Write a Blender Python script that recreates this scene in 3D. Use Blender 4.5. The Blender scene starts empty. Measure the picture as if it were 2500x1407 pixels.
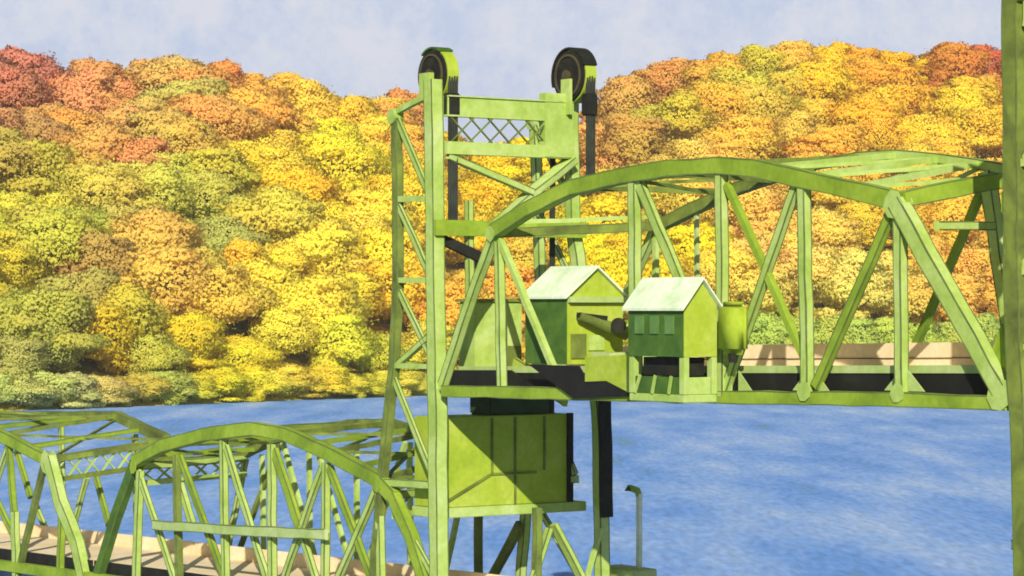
import bpy, bmesh, math, random
from mathutils import Vector, Matrix, noise
R = math.radians
rnd = random.Random(7)
scene = bpy.context.scene
C = scene.collection

# ------------------------------------------------------------------ camera
EYE = 22.0                       # metres above the river
F, CX, HY = 6500.0, 1250.0, 750.0
cam_d = bpy.data.cameras.new('camera'); cam = bpy.data.objects.new('camera', cam_d); C.objects.link(cam)
cam_d.sensor_width = 36; cam_d.lens = 36 * F / 2500.0
cam_d.shift_y = (HY - 703.5) / 2500.0
cam_d.clip_start = 0.5; cam_d.clip_end = 20000
cam.location = (0, 0, EYE); cam.rotation_euler = (R(90), 0, 0)
scene.camera = cam
scene.view_settings.view_transform = 'Standard'; scene.view_settings.look = 'None'
scene.cycles.filter_width = 1.8
scene.view_settings.exposure = 0.22; scene.view_settings.gamma = 1

# bridge axes: RA runs along the bridge to the right (nearer), PA across it (away)
RA = Vector((0.567, -0.8237, 0)); PA = Vector((0.8237, 0.567, 0)); ZA = Vector((0, 0, 1))
B0 = Vector((-4.0, 144.6, 0))
def pt(s, w, z): return B0 + RA * s + PA * w + ZA * z

# ------------------------------------------------------------------ light
sv = (RA * 1.9 - PA * 1.35 + ZA * 1.2).normalized()      # towards the sun
sun_d = bpy.data.lights.new('sun', 'SUN'); sun = bpy.data.objects.new('sun', sun_d); C.objects.link(sun)
sun_d.energy = 5.0; sun_d.angle = R(0.5); sun_d.color = (1.0, 0.95, 0.86)
sun.rotation_euler = sv.to_track_quat('Z', 'Y').to_euler()
sun.location = (0, -20, 80)

world = bpy.data.worlds.new('World'); scene.world = world; world.use_nodes = True
nt = world.node_tree; nt.nodes.clear()
def N(nt, t, **k):
    n = nt.nodes.new(t)
    for a, b in k.items(): setattr(n, a, b)
    return n
def L(nt, a, b): nt.links.new(a, b)
wo = N(nt, 'ShaderNodeOutputWorld'); bg = N(nt, 'ShaderNodeBackground'); bg.inputs[1].default_value = 1.0
sky = N(nt, 'ShaderNodeTexSky', sky_type='NISHITA', sun_disc=False)
sky.sun_elevation = math.asin(sv.z); sky.sun_rotation = math.atan2(sv.x, sv.y)
sm = N(nt, 'ShaderNodeMix', data_type='RGBA', blend_type='MULTIPLY'); sm.inputs[0].default_value = 1
sm.inputs[7].default_value = (0.05, 0.05, 0.05, 1)
L(nt, sky.outputs[0], sm.inputs[6])
tc = N(nt, 'ShaderNodeTexCoord')
n1 = N(nt, 'ShaderNodeTexNoise'); n1.inputs['Scale'].default_value = 34; n1.inputs['Detail'].default_value = 7; n1.inputs['Roughness'].default_value = .62
n2 = N(nt, 'ShaderNodeTexNoise'); n2.inputs['Scale'].default_value = 170; n2.inputs['Detail'].default_value = 4; n2.inputs['Roughness'].default_value = .7
L(nt, tc.outputs['Generated'], n1.inputs['Vector']); L(nt, tc.outputs['Generated'], n2.inputs['Vector'])
ad = N(nt, 'ShaderNodeMath', operation='MULTIPLY_ADD'); ad.inputs[1].default_value = .55
L(nt, n2.outputs['Fac'], ad.inputs[0]); L(nt, n1.outputs['Fac'], ad.inputs[2])
cr = N(nt, 'ShaderNodeValToRGB')
cr.color_ramp.elements[0].position = .60; cr.color_ramp.elements[0].color = (.50, .575, .75, 1)
cr.color_ramp.elements[1].position = .92; cr.color_ramp.elements[1].color = (.66, .68, .765, 1)
e = cr.color_ramp.elements.new(.76); e.color = (.58, .63, .76, 1)
L(nt, ad.outputs[0], cr.inputs[0])
mx = N(nt, 'ShaderNodeMix', data_type='RGBA'); mx.inputs[0].default_value = .88
bg.inputs[1].default_value = .94
sx = N(nt, 'ShaderNodeSeparateXYZ'); L(nt, tc.outputs['Generated'], sx.inputs[0])
el = N(nt, 'ShaderNodeMapRange'); el.inputs[1].default_value = .12; el.inputs[2].default_value = .32; el.inputs[3].default_value = .96; el.inputs[4].default_value = .12
L(nt, sx.outputs['Z'], el.inputs[0]); L(nt, el.outputs[0], mx.inputs[0])
L(nt, sm.outputs[2], mx.inputs[6]); L(nt, cr.outputs[0], mx.inputs[7])
L(nt, mx.outputs[2], bg.inputs[0]); L(nt, bg.outputs[0], wo.inputs[0])

# ------------------------------------------------------------------ materials
def lin(c):
    return tuple(((v / 255) / 12.92 if v / 255 <= .04045 else ((v / 255 + .055) / 1.055) ** 2.4) for v in c)
def wash(name, cols, scale=.6, fine=3.5, rough=.8, spec=.2, stretch=(1, 1, 1), grain=.08, coords='Object', detail=5, world_space=True):
    """paint with uneven pigment: several tones blended by slow noise plus fine grain"""
    m = bpy.data.materials.new(name); m.use_nodes = True; nt = m.node_tree
    b = nt.nodes['Principled BSDF']; b.inputs['Roughness'].default_value = rough
    b.inputs['Specular IOR Level'].default_value = spec
    if world_space:
        g = N(nt, 'ShaderNodeNewGeometry'); src = g.outputs['Position']
    else:
        t = N(nt, 'ShaderNodeTexCoord'); src = t.outputs['Object']
    mp = N(nt, 'ShaderNodeMapping'); mp.inputs['Scale'].default_value = stretch; L(nt, src, mp.inputs['Vector'])
    a = N(nt, 'ShaderNodeTexNoise'); a.inputs['Scale'].default_value = scale; a.inputs['Detail'].default_value = detail; a.inputs['Roughness'].default_value = .6
    a.inputs['Distortion'].default_value = .6
    L(nt, mp.outputs[0], a.inputs['Vector'])
    r = N(nt, 'ShaderNodeValToRGB'); n = len(cols)
    while len(r.color_ramp.elements) < n: r.color_ramp.elements.new(.5)
    for i, c in enumerate(cols):
        r.color_ramp.elements[i].position = .30 + .40 * i / max(1, n - 1); r.color_ramp.elements[i].color = (*c, 1)
    L(nt, a.outputs['Fac'], r.inputs[0])
    f = N(nt, 'ShaderNodeTexNoise'); f.inputs['Scale'].default_value = fine; f.inputs['Detail'].default_value = 3
    L(nt, mp.outputs[0], f.inputs['Vector'])
    mr = N(nt, 'ShaderNodeMapRange'); mr.inputs[1].default_value = .3; mr.inputs[2].default_value = .7
    mr.inputs[3].default_value = 1 - grain; mr.inputs[4].default_value = 1 + grain
    L(nt, f.outputs['Fac'], mr.inputs[0])
    h = N(nt, 'ShaderNodeVectorMath', operation='SCALE'); L(nt, r.outputs[0], h.inputs[0]); L(nt, mr.outputs[0], h.inputs['Scale'])
    L(nt, h.outputs[0], b.inputs['Base Color'])
    return m
M = {}
M['green'] = wash('yellow green bridge paint', [(.27, .39, .06), (.37, .49, .11), (.45, .55, .19)], .4)
M['chord'] = wash('leaf green bridge paint', [(.13, .21, .015), (.22, .32, .022), (.31, .42, .04)], .3)
M['pale'] = wash('pale green paint', [(.30, .40, .10), (.37, .47, .15), (.44, .52, .22)], .5)
M['olive'] = wash('olive paint and painted shade', [(.07, .09, .02), (.14, .18, .03), (.22, .28, .04)], .5)
M['deep'] = wash('deep green and wall shade', [(.04, .09, .014), (.06, .13, .017), (.095, .18, .02)], .6)  # on the house sides this darker green holds painted-in shade
M['black'] = wash('black steel and painted shade', [(.009, .009, .007), (.014, .014, .010), (.028, .026, .014)], .8)  # sheave faces and the far leg strip use it as painted-in shade
M['edge'] = wash('dark rivet line', [(.08, .11, .03), (.15, .20, .05)], .8)
M['pane'] = wash('dull green window pane', [(.07, .16, .03), (.13, .24, .06)], .9, rough=.4)
M['bog'] = wash('blackish green steel', [(.018, .035, .010), (.03, .055, .014), (.045, .08, .02)], .5)
M['rust'] = wash('dark brown grease', [(.05, .04, .02), (.10, .08, .035)], .8)
M['rope'] = wash('black wire rope', [(.02, .022, .018), (.05, .055, .035)], .8)
M['roof'] = wash('whitish green roof sheet', [(.50, .62, .36), (.64, .72, .50), (.72, .78, .60)], .5)
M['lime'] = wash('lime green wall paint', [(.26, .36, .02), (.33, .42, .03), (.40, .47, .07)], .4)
M['deck'] = wash('tan deck concrete', [(.78, .58, .30), (.84, .67, .40), (.86, .73, .50)], .25)
M['dark'] = wash('near black steel and deck shade', [(.008, .008, .007), (.012, .012, .009), (.02, .022, .014)], .5)  # near-black, so the shade under the deck sits in the colour
M['concrete'] = wash('pale pier concrete', [(.30, .30, .26), (.38, .37, .33), (.44, .42, .38)], .3)
M['bark'] = wash('grey brown bark', [(.06, .045, .03), (.12, .09, .06)], 1.0)

# ------------------------------------------------------------------ mesh helpers
def tag(o, label=None, cat=None, group=None, kind=None):
    if label: o['label'] = label
    if cat: o['category'] = cat
    if group: o['group'] = group
    if kind: o['kind'] = kind
    return o
def empty(name, loc, label, cat, group=None):
    o = bpy.data.objects.new(name, None); C.objects.link(o); o.location = loc; o.empty_display_size = .5
    return tag(o, label, cat, group)
def finish(name, bm, mat, parent=None, smooth=False, label=None):
    me = bpy.data.meshes.new(name); bmesh.ops.recalc_face_normals(bm, faces=bm.faces)
    if smooth:
        for f in bm.faces: f.smooth = True
    if parent is not None:
        bm.transform(Matrix.Translation(-parent_world(parent)))
    bm.to_mesh(me); bm.free(); me.materials.append(mat)
    o = bpy.data.objects.new(name, me); C.objects.link(o); o.parent = parent
    if label: o['label'] = label
    return o
def parent_world(p):
    v = Vector(p.location)
    while p.parent: p = p.parent; v += Vector(p.location)
    return v
def sweep(bm, pts, wi, wo_, wob=.022, ref=None, edge=0):
    """bar with rectangular section wi (in plane) x wo_ (along ref), slightly hand-uneven"""
    P = []
    for a, b in zip(pts[:-1], pts[1:]):
        n = max(1, int((b - a).length / 1.3))
        for i in range(n): P.append(a.lerp(b, i / n))
    P.append(pts[-1])
    rings = []; fr = []
    for i, p in enumerate(P):
        t = (P[min(i + 1, len(P) - 1)] - P[max(i - 1, 0)]).normalized()
        rf = ref or PA
        if abs(t.dot(rf)) > .8: rf = RA
        side = t.cross(rf).normalized(); out = side.cross(t).normalized()
        k = 1 + rnd.uniform(-1, 1) * wob * 3
        off = side * rnd.uniform(-wob, wob) + out * rnd.uniform(-wob, wob)
        fr.append((p + off, side, out, wi * k / 2, wo_ / 2))
        rings.append([bm.verts.new(p + off + side * (sx * wi * k / 2) + out * (sy * wo_ / 2)) for sx, sy in ((-1, -1), (1, -1), (1, 1), (-1, 1))])
    for a, b in zip(rings[:-1], rings[1:]):
        for j in range(4): bm.faces.new((a[j], a[(j + 1) % 4], b[(j + 1) % 4], b[j]))
    bm.faces.new(rings[0][::-1]); bm.faces.new(rings[-1])
    if edge:        # riveted edge angles, standing a little proud
        for sx in (-1, 1):
            for sy in (-1, 1):
                prev = None
                for c, sd, ot, hw, hd in fr:
                    h = edge * rnd.uniform(.55, 1.15)
                    o_ = c + sd * (sx * (hw - h * .45)) + ot * (sy * (hd - .018))
                    rg = [bm.verts.new(o_ + sd * (a * h * .5) + ot * (b * .03)) for a, b in ((-1, -1), (1, -1), (1, 1), (-1, 1))]
                    if prev:
                        for j in range(4): bm.faces.new((prev[j], prev[(j + 1) % 4], rg[(j + 1) % 4], rg[j])).material_index = 1
                    prev = rg
def bar(name, pts, wi, wo_, mat, parent, **k):
    bm = bmesh.new(); sweep(bm, pts, wi, wo_, edge=.06 if wi > .34 and mat not in (M['black'], M['rope']) else 0, **{q: k[q] for q in k if q in ('wob', 'ref')})
    o = finish(name, bm, mat, parent, label=k.get('label')); o.data.materials.append(M['edge']); return o
def addbox(bm, s0, s1, w0, w1, z0, z1):
    v = [bm.verts.new(pt(s, w, z)) for z in (z0, z1) for s, w in ((s0, w0), (s1, w0), (s1, w1), (s0, w1))]
    for f in ((3, 2, 1, 0), (4, 5, 6, 7), (0, 1, 5, 4), (1, 2, 6, 5), (2, 3, 7, 6), (3, 0, 4, 7)): bm.faces.new([v[i] for i in f])
def box(name, s0, s1, w0, w1, z0, z1, mat, parent, bev=0, label=None):
    bm = bmesh.new(); addbox(bm, s0, s1, w0, w1, z0, z1)
    if bev: bmesh.ops.bevel(bm, geom=bm.edges[:], offset=bev, segments=2, affect='EDGES')
    return finish(name, bm, mat, parent, label=label)
def cyl(bm, c, axis, r, h, seg=32, r2=None):
    q = axis.to_track_quat('Z', 'Y').to_matrix().to_4x4()
    bmesh.ops.create_cone(bm, cap_ends=True, segments=seg, radius1=r, radius2=r if r2 is None else r2, depth=h, matrix=Matrix.Translation(c) @ q)
# a pixel measured in the picture -> metres (s, z) on the bridge plane at offset w across the deck
def sz(px, py, w):
    u = (px - CX) / F
    s = (u * (144.6 + .567 * w) + 4 - .8237 * w) / (.567 + .8237 * u)
    Y = 144.6 - .8237 * s + .567 * w
    return s, EYE - (py - HY) / F * Y
def q(px, py, w):
    s, z = sz(px, py, w); return pt(s, w, z)
def qs(lst, w): return [q(x, y, w) for x, y in lst]
WF = 9.5     # far truss offset
WN = 0.0

def gusset(parent, px, py, w, r=.55, mat=None):
    s, z = sz(px, py, w)
    bm = bmesh.new()
    o = .29 if w < 5 else .29
    pts = [(math.cos(a) * r * rnd.uniform(.85, 1.1), math.sin(a) * r * rnd.uniform(.85, 1.1)) for a in [k * math.pi / 4 + .2 for k in range(8)]]
    for side in (-1, 1):
        f0 = [bm.verts.new(pt(s + a, w + side * o, z + b)) for a, b in pts]
        f1 = [bm.verts.new(pt(s + a, w + side * (o + .03), z + b)) for a, b in pts]
        bm.faces.new(f0); bm.faces.new(f1)
        for i in range(8): bm.faces.new((f0[i], f0[(i + 1) % 8], f1[(i + 1) % 8], f1[i]))
    finish('gusset_plate', bm, mat or M['green'], parent)

# ================================================================== setting
RIDGE = [(-900, 190), (-300, 150), (0, 118), (60, 135), (110, 185), (180, 185), (230, 152), (300, 158), (390, 140), (480, 160), (515, 132), (560, 165), (680, 165), (760, 208),
         (830, 215), (900, 238), (1000, 228), (1045, 300), (1110, 340), (1340, 340), (1430, 310), (1462, 285), (1510, 182), (1600, 166), (1680, 150), (1760, 122),
         (1850, 114), (1960, 104), (2100, 118), (2200, 132), (2300, 120), (2400, 112), (2500, 120), (2800, 125), (3400, 200)]
SHORE = [(-900, 520), (0, 565), (270, 585), (950, 655), (1250, 690), (1800, 740), (2500, 780), (3400, 820)]
def interp(tab, x):
    if x <= tab[0][0]: return tab[0][1]
    for (a, b), (c, d) in zip(tab[:-1], tab[1:]):
        if x <= c: return b + (d - b) * (x - a) / (c - a)
    return tab[-1][1]
DEPTH = 250.0
def sm_(t): t = max(0, min(1, t)); return t
def terrain(X, Y):
    px = CX + F * X / max(Y, 60)
    ys = interp(SHORE, px)
    if Y < 95:
        if Y > 40: return max(-6, 9 - (Y - 40) * .25)
        if Y > -20: return 9 + (40 - Y) * .12
        return min(95, 16 + (-20 - Y) * .28)
    t = (Y - ys) / DEPTH
    if t < 0: return max(-6.0, (Y - ys) * .25)
    yc = ys + DEPTH
    top = EYE + (HY - interp(RIDGE, px)) / F * yc - 14.5
    # slope seen from the river: nearly straight, easing over the crest
    if t <= 1: return 1.2 + (top - 1.2) * (t ** .92) + 2.0 * noise.noise(Vector((X * .02, Y * .02, 0))) * min(1, t * 4) * (1 - t)
    return top - min(25, (t - 1) * 20)
def grid_mesh(name, xs, ys, fn, mat, skip=None):
    bm = bmesh.new(); V = [[bm.verts.new((fx(x, y) if False else x * 1.0, y, fn(x, y))) for x in xs] for y in ys]
    for j in range(len(ys) - 1):
        for i in range(len(xs) - 1): bm.faces.new((V[j][i], V[j][i + 1], V[j + 1][i + 1], V[j + 1][i]))
    for f in bm.faces: f.smooth = True
    return finish(name, bm, mat)
M['earth'] = wash('autumn undergrowth', [(.10, .16, .02), (.34, .34, .03), (.55, .42, .05), (.45, .48, .06)], .03, fine=.6, grain=.3)
xs = [-3000, -1500, -800, -500] + [-300 + 6 * i for i in range(101)] + [500, 800, 1500, 3000]
ys = [-900, -600, -450, -300, -200, -100, -20, 0, 40, 60, 80, 95, 130, 300, 450] + [500 + 10 * i for i in range(66)] + [1200, 1500, 2500, 6000]
ground = grid_mesh('ground', xs, ys, terrain, M['earth']); tag(ground, kind='structure')

# water
m = wash('river water', [lin((104, 144, 176)), lin((104, 150, 212)), lin((126, 164, 217)), lin((147, 177, 218)), lin((172, 192, 221))], .09, fine=1.3, rough=.6, spec=.08, stretch=(1.0, .19, 1), grain=.18, detail=12)
M['water'] = m
bn = m.node_tree; nz = N(bn, 'ShaderNodeTexNoise'); nz.inputs['Scale'].default_value = .8; nz.inputs['Detail'].default_value = 5
gp = N(bn, 'ShaderNodeNewGeometry'); mpw = N(bn, 'ShaderNodeMapping'); mpw.inputs['Scale'].default_value = (1, .35, 1)
L(bn, gp.outputs['Position'], mpw.inputs['Vector']); L(bn, mpw.outputs[0], nz.inputs['Vector'])
[setattr(n_.inputs['Distortion'], 'default_value', 0) for n_ in bn.nodes if n_.type == 'TEX_NOISE']
bp = N(bn, 'ShaderNodeBump'); bp.inputs['Strength'].default_value = .5; bp.inputs['Distance'].default_value = .3
L(bn, nz.outputs['Fac'], bp.inputs['Height']); L(bn, bp.outputs[0], bn.nodes['Principled BSDF'].inputs['Normal'])
bm = bmesh.new()
for v in ((-3000, 60), (3000, 60), (3000, 1400), (-3000, 1400)): bm.verts.new((v[0], v[1], 0))
bm.faces.new(bm.verts[:]); water = finish('water', bm, m); tag(water, kind='structure')

# ================================================================== trusses
def lateral(parent, near, far, wn, wf, mat, n_min=0):
    """struts and crossed bracing between the two top chords"""
    A = qs(near, wn); B = qs(far, wf)
    for i, (a, b) in enumerate(zip(A, B)):
        bar('cross_strut', [a, b], .30, .26, mat, parent)
    for i in range(len(A) - 1):
        bar('lateral_brace', [A[i], B[i + 1]], .18, .15, mat, parent)
        dz = Vector((0, 0, -.23))
        bar('lateral_brace', [A[i + 1] + dz, B[i] + dz], .18, .15, mat, parent)

# ---- lifted span
span = empty('lift_span', pt(21, 4.7, 17.5), 'raised arched green truss span hanging high between the two towers', 'bridge span')
NT = [(1205, 568), (1290, 512), (1400, 458), (1540, 426), (1640, 411), (1760, 404), (1850, 412), (1948, 434), (2070, 461), (2190, 490)]
FT = [(1600, 556), (1690, 512), (1780, 468), (1885, 432), (1990, 402), (2100, 384), (2190, 378), (2290, 388), (2390, 400), (2500, 425)]
bar('top_chord', qs(NT, WN), .80, .55, M['chord'], span)
bar('top_chord', qs(FT[:4], WF), .62, .5, M['olive'], span, label='dull olive left half of the far top chord')  # shadow side of the far chord put into a duller paint
bar('top_chord', qs(FT[3:], WF), .50, .45, M['green'], span)
bot_n = [(1085, 955), (1230, 957), (1560, 966), (1765, 970), (1975, 972), (2205, 975), (2466, 985)]
bar('bottom_chord', qs(bot_n, WN), .62, .5, M['chord'], span)
# far bottom chord runs parallel at the same heights
def par(lst, wn, wf): return [pt(s, wf, z) for s, z in (sz(x, y, wn) for x, y in lst)]
bar('bottom_chord', par(bot_n, WN, WF), .6, .5, M['green'], span)
bar('end_post', qs([(1207, 575), (1150, 730), (1078, 950)], WN), .50, .42, M['green'], span)
bar('end_post', qs([(2192, 495), (2300, 690), (2462, 975)], WN), .78, .62, M['green'], span)
bar('end_post', [q(1600, 560, WF), pt(sz(1078, 950, 0)[0] + .4, WF, 17.6)], .45, .4, M['green'], span)
bar('end_post', [q(2500, 430, WF), pt(42.0, WF, 17.9)], .6, .5, M['green'], span)
VN = [(1218, 590, 1226, 955, .36), (1549, 440, 1551, 965, .52), (1761, 425, 1766, 968, .44), (1962, 450, 1972, 970, .46), (2196, 510, 2203, 975, .46)]
for x0, y0, x1, y1, w in VN: bar('vertical_post', qs([(x0, y0), (x1, y1)], WN), w, .44, M['green'], span)
DN = [(1222, 585, 1375, 955, .30, 'green'), (1560, 445, 1755, 905, .52, 'green'), (1775, 450, 1972, 890, .32, 'chord'), (1945, 450, 1772, 950, .42, 'green'),
      (2185, 505, 1992, 945, .44, 'chord')]
for x0, y0, x1, y1, w, mm in DN: bar('diagonal_brace', qs([(x0, y0), (x1, y1)], WN + .06), w, .32, M[mm], span)
VF = [(1880, 1890), (1385, 1385), (2405, 2440), (2100, 2105)]
bar('vertical_post', qs([(2410, 420), (2478, 900)], WF), .66, .5, M['green'], span)
bar('vertical_post', qs([(1700, 520), (1702, 900)], WF), .22, .2, M['pale'], span)
bar('diagonal_brace', qs([(2412, 430), (2225, 870)], WF), .34, .34, M['chord'], span)
bar('diagonal_brace', qs([(1600, 565), (1600, 690), (1605, 900)], WF), .3, .25, M['green'], span)
# end portal and sway struts
bar('portal_strut', [q(2200, 487, WN), q(2430, 442, 5.6), q(2520, 440, WF)], .72, .55, M['chord'], span)
bar('sway_strut', [q(2285, 552, .5), q(2425, 552, 4.3)], .36, .3, M['green'], span)
bar('portal_strut', [q(1205, 570, WN), q(1610, 552, WF)], .5, .45, M['olive'], span)
bar('portal_strut', [q(1205, 545, WN) + Vector((0, 0, .0)), q(1600, 530, WF)], .22, .2, M['green'], span)
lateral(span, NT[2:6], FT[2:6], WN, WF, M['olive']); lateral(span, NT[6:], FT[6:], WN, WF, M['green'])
for x, y, r in ((1207, 572, .42), (2192, 500, .6), (1975, 955, .5), (2203, 960, .45), (2452, 965, .7)):
    gusset(span, x, y, WN, r)
# deck, curbs, tan parapet and floor beams
zd0, zd1 = sz(1100, 905, 0)[1], sz(2400, 905, 0)[1]
def slab(name, s0, s1, w0, w1, za0, za1, th, mat, parent, label=None):
    bm = bmesh.new()
    v = [bm.verts.new(pt(s, w, (za0 if s == s0 else za1) - d)) for d in (th, 0) for s, w in ((s0, w0), (s1, w0), (s1, w1), (s0, w1))]
    for f in ((3, 2, 1, 0), (4, 5, 6, 7), (0, 1, 5, 4), (1, 2, 6, 5), (2, 3, 7, 6), (3, 0, 4, 7)): bm.faces.new([v[i] for i in f])
    return finish(name, bm, mat, parent, label=label)
print('deck z', zd0, zd1)
sa, sb = 1.2, 41.6
slab('roadway_deck', sa, sb, .7, WF - .6, zd0 - .05, zd1 - .05, .28, M['deck'], span)
slab('curb', sa, sb, .5, .7, zd0 + .22, zd1 + .22, .34, M['pale'], span)
slab('parapet', sa, sb, 7.7, 7.85, zd0 + 1.2, zd1 + 1.2, 1.24, M['deck'], span)
slab('parapet_rail', sa, sb, 7.64, 7.70, zd0 + .50, zd1 + .50, .04, M['rust'], span)
slab('opening_shade', sa, sb, .56, .66, zd0 - .125, zd1 - .125, 1.3, M['dark'], span)  # near-black sheet painting the shade in the openings below the deck
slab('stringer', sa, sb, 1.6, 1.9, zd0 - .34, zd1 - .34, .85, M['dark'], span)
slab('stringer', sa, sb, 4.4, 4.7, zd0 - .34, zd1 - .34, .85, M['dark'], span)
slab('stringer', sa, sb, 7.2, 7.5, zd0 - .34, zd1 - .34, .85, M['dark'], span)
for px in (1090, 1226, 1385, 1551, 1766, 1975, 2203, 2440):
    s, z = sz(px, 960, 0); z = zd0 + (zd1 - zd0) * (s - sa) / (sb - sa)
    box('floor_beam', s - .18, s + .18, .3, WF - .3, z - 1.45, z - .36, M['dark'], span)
bar('sloping_brace', [q(1255, 890, .9), q(1385, 975, .9)], .8, .2, M['lime'], span)
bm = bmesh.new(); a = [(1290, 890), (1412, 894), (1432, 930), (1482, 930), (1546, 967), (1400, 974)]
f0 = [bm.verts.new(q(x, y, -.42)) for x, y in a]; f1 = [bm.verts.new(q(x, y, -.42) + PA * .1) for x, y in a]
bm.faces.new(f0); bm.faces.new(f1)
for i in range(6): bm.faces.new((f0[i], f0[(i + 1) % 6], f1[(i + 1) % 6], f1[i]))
finish('house_shade_plate', bm, M['dark'], span)  # near-black plate painting the shaded hollow under the house
bm = bmesh.new(); a = [(1432, 872), (1546, 866), (1546, 962), (1484, 930), (1432, 932)]
f0 = [bm.verts.new(q(x, y, -.36)) for x, y in a]; f1 = [bm.verts.new(q(x, y, -.36) + PA * -.1) for x, y in a]
bm.faces.new(f0); bm.faces.new(f1)
for i in range(5): bm.faces.new((f0[i], f0[(i + 1) % 5], f1[(i + 1) % 5], f1[i]))
finish('side_panel', bm, M['lime'], span)
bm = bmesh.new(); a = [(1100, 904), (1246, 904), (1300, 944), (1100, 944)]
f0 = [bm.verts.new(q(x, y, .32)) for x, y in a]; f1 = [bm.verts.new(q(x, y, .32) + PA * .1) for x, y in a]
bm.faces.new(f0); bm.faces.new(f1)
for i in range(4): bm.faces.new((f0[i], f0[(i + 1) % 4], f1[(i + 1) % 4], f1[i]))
finish('shed_shade_plate', bm, M['dark'], span)  # near-black plate painting the shade below the shed
# pale corner knees above the lower chord (the light triangles beside the dark openings)
for px in (1790, 1975, 2203):
    for dsn in (-1, 1):
        s, _ = sz(px, 960, 0); _, z0 = sz(px, 955, 0); _, z1 = sz(px, 905, 0)
        bm = bmesh.new(); a = [(s + dsn * .25, z0), (s + dsn * 1.25, z0), (s + dsn * .25, z1)]
        f0 = [bm.verts.new(pt(x, .1, z)) for x, z in a]; f1 = [bm.verts.new(pt(x, .16, z)) for x, z in a]
        bm.faces.new(f0); bm.faces.new(f1)
        for i in range(3): bm.faces.new((f0[i], f0[(i + 1) % 3], f1[(i + 1) % 3], f1[i]))
        finish('knee_plate', bm, M['pale'], span)
# green splice panel at the right corner
bm = bmesh.new(); a = [(2445, 790), (2470, 905), (2440, 965), (2410, 885)]
f0 = [bm.verts.new(q(x, y, .25)) for x, y in a]; f1 = [bm.verts.new(q(x, y, .25) + PA * .08) for x, y in a]
bm.faces.new(f0); bm.faces.new(f1)
for i in range(4): bm.faces.new((f0[i], f0[(i + 1) % 4], f1[(i + 1) % 4], f1[i]))
finish('corner_panel', bm, M['chord'], span)

# ---- machinery houses on the lifted span
def gable_house(name, label, s0, s1, w0, w1, z0, ze, zr, wall_side, wall_end, over=.25):
    h = empty(name, pt((s0 + s1) / 2, (w0 + w1) / 2, z0), label, 'machinery house')
    bm = bmesh.new(); wm = (w0 + w1) / 2
    prof = [(w0, z0), (w1, z0), (w1, ze), (wm, zr), (w0, ze)]
    A = [bm.verts.new(pt(s0, w, z)) for w, z in prof]; B = [bm.verts.new(pt(s1, w, z)) for w, z in prof]
    bm.faces.new(A); bm.faces.new(B)
    for i in range(5): bm.faces.new((A[i], A[(i + 1) % 5], B[(i + 1) % 5], B[i]))
    wl = finish('wall', bm, wall_end, h)
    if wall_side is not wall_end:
        box('shaded_side', s0 + .02, s1 - .02, w0 - .06, w0 - .002, z0, ze - .05, wall_side, h)  # darker sheet that paints the shade onto the long wall
    bm = bmesh.new(); k = (zr - ze) / (wm - w0)
    for sgn in (0, 1):
        we = (w0 - over) if sgn == 0 else (w1 + over); zz = ze - k * over
        a = [(we, zz + .03), (wm, zr + .03), (wm, zr + .15), (we, zz + .15)]
        A = [bm.verts.new(pt(s0 - over, w, z)) for w, z in a]; B = [bm.verts.new(pt(s1 + over, w, z)) for w, z in a]
        bm.faces.new(A); bm.faces.new(B)
        for i in range(4): bm.faces.new((A[i], A[(i + 1) % 4], B[(i + 1) % 4], B[i]))
    finish('roof', bm, M['roof'], h)
    return h
s1, z0 = sz(1385, 890, .8); _, ze = sz(1385, 722, .8); _, zr = sz(1385, 655, .8)
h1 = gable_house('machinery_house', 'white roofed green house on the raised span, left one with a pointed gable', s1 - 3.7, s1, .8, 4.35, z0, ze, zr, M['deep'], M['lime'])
box('eave_trim', s1 + .02, s1 + .3, .8, 4.6, ze - .35, ze - .05, M['pale'], h1)
# dark drum and drive arm leaning on the gable wall
a = q(1405, 772, 1.3); b = q(1520, 815, 4.0)
bm = bmesh.new(); d = (b - a); mid = (a + b) / 2 + RA * .35; cyl(bm, mid, d, .22, d.length, 14, .36)
dr = finish('drive_arm', bm, M['olive'], h1)
bm = bmesh.new(); cyl(bm, q(1490, 795, 2.9) + RA * .7, (RA - PA * .3).normalized(), .40, .14, 20); finish('motor_cap', bm, M['black'], h1)
bar('drive_shaft', [q(1395, 768, 1.2) + RA * .5, q(1462, 778, 2.8) + RA * .7], .22, .2, M['black'], h1)
box('wall_panel', s1 + .02, s1 + .10, 1.0, 1.95, z0 + .3, z0 + 1.55, M['olive'], h1)
box('wall_panel', s1 + .02, s1 + .08, 2.1, 3.1, z0 + .7, z0 + 1.5, M['green'], h1)
box('cabinet', s1 + .9, s1 + 2.7, 1.55, 4.6, z0 - .01, z0 + .62, M['pale'], h1, bev=.05)

s1, z0b = sz(1670, 872, -2.4); _, ze2 = sz(1670, 745, -2.4); _, zr2 = sz(1670, 684, -2.4)
_, zb2 = sz(1670, 985, -2.4)
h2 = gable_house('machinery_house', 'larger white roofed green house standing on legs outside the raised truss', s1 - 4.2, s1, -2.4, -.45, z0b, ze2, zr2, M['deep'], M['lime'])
for i in range(3):
    box('window', s1 - 3.6 + i * 1.15, s1 - 2.95 + i * 1.15, -2.53, -2.465, ze2 - 1.35, ze2 - .5, M['pane'], h2)
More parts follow.
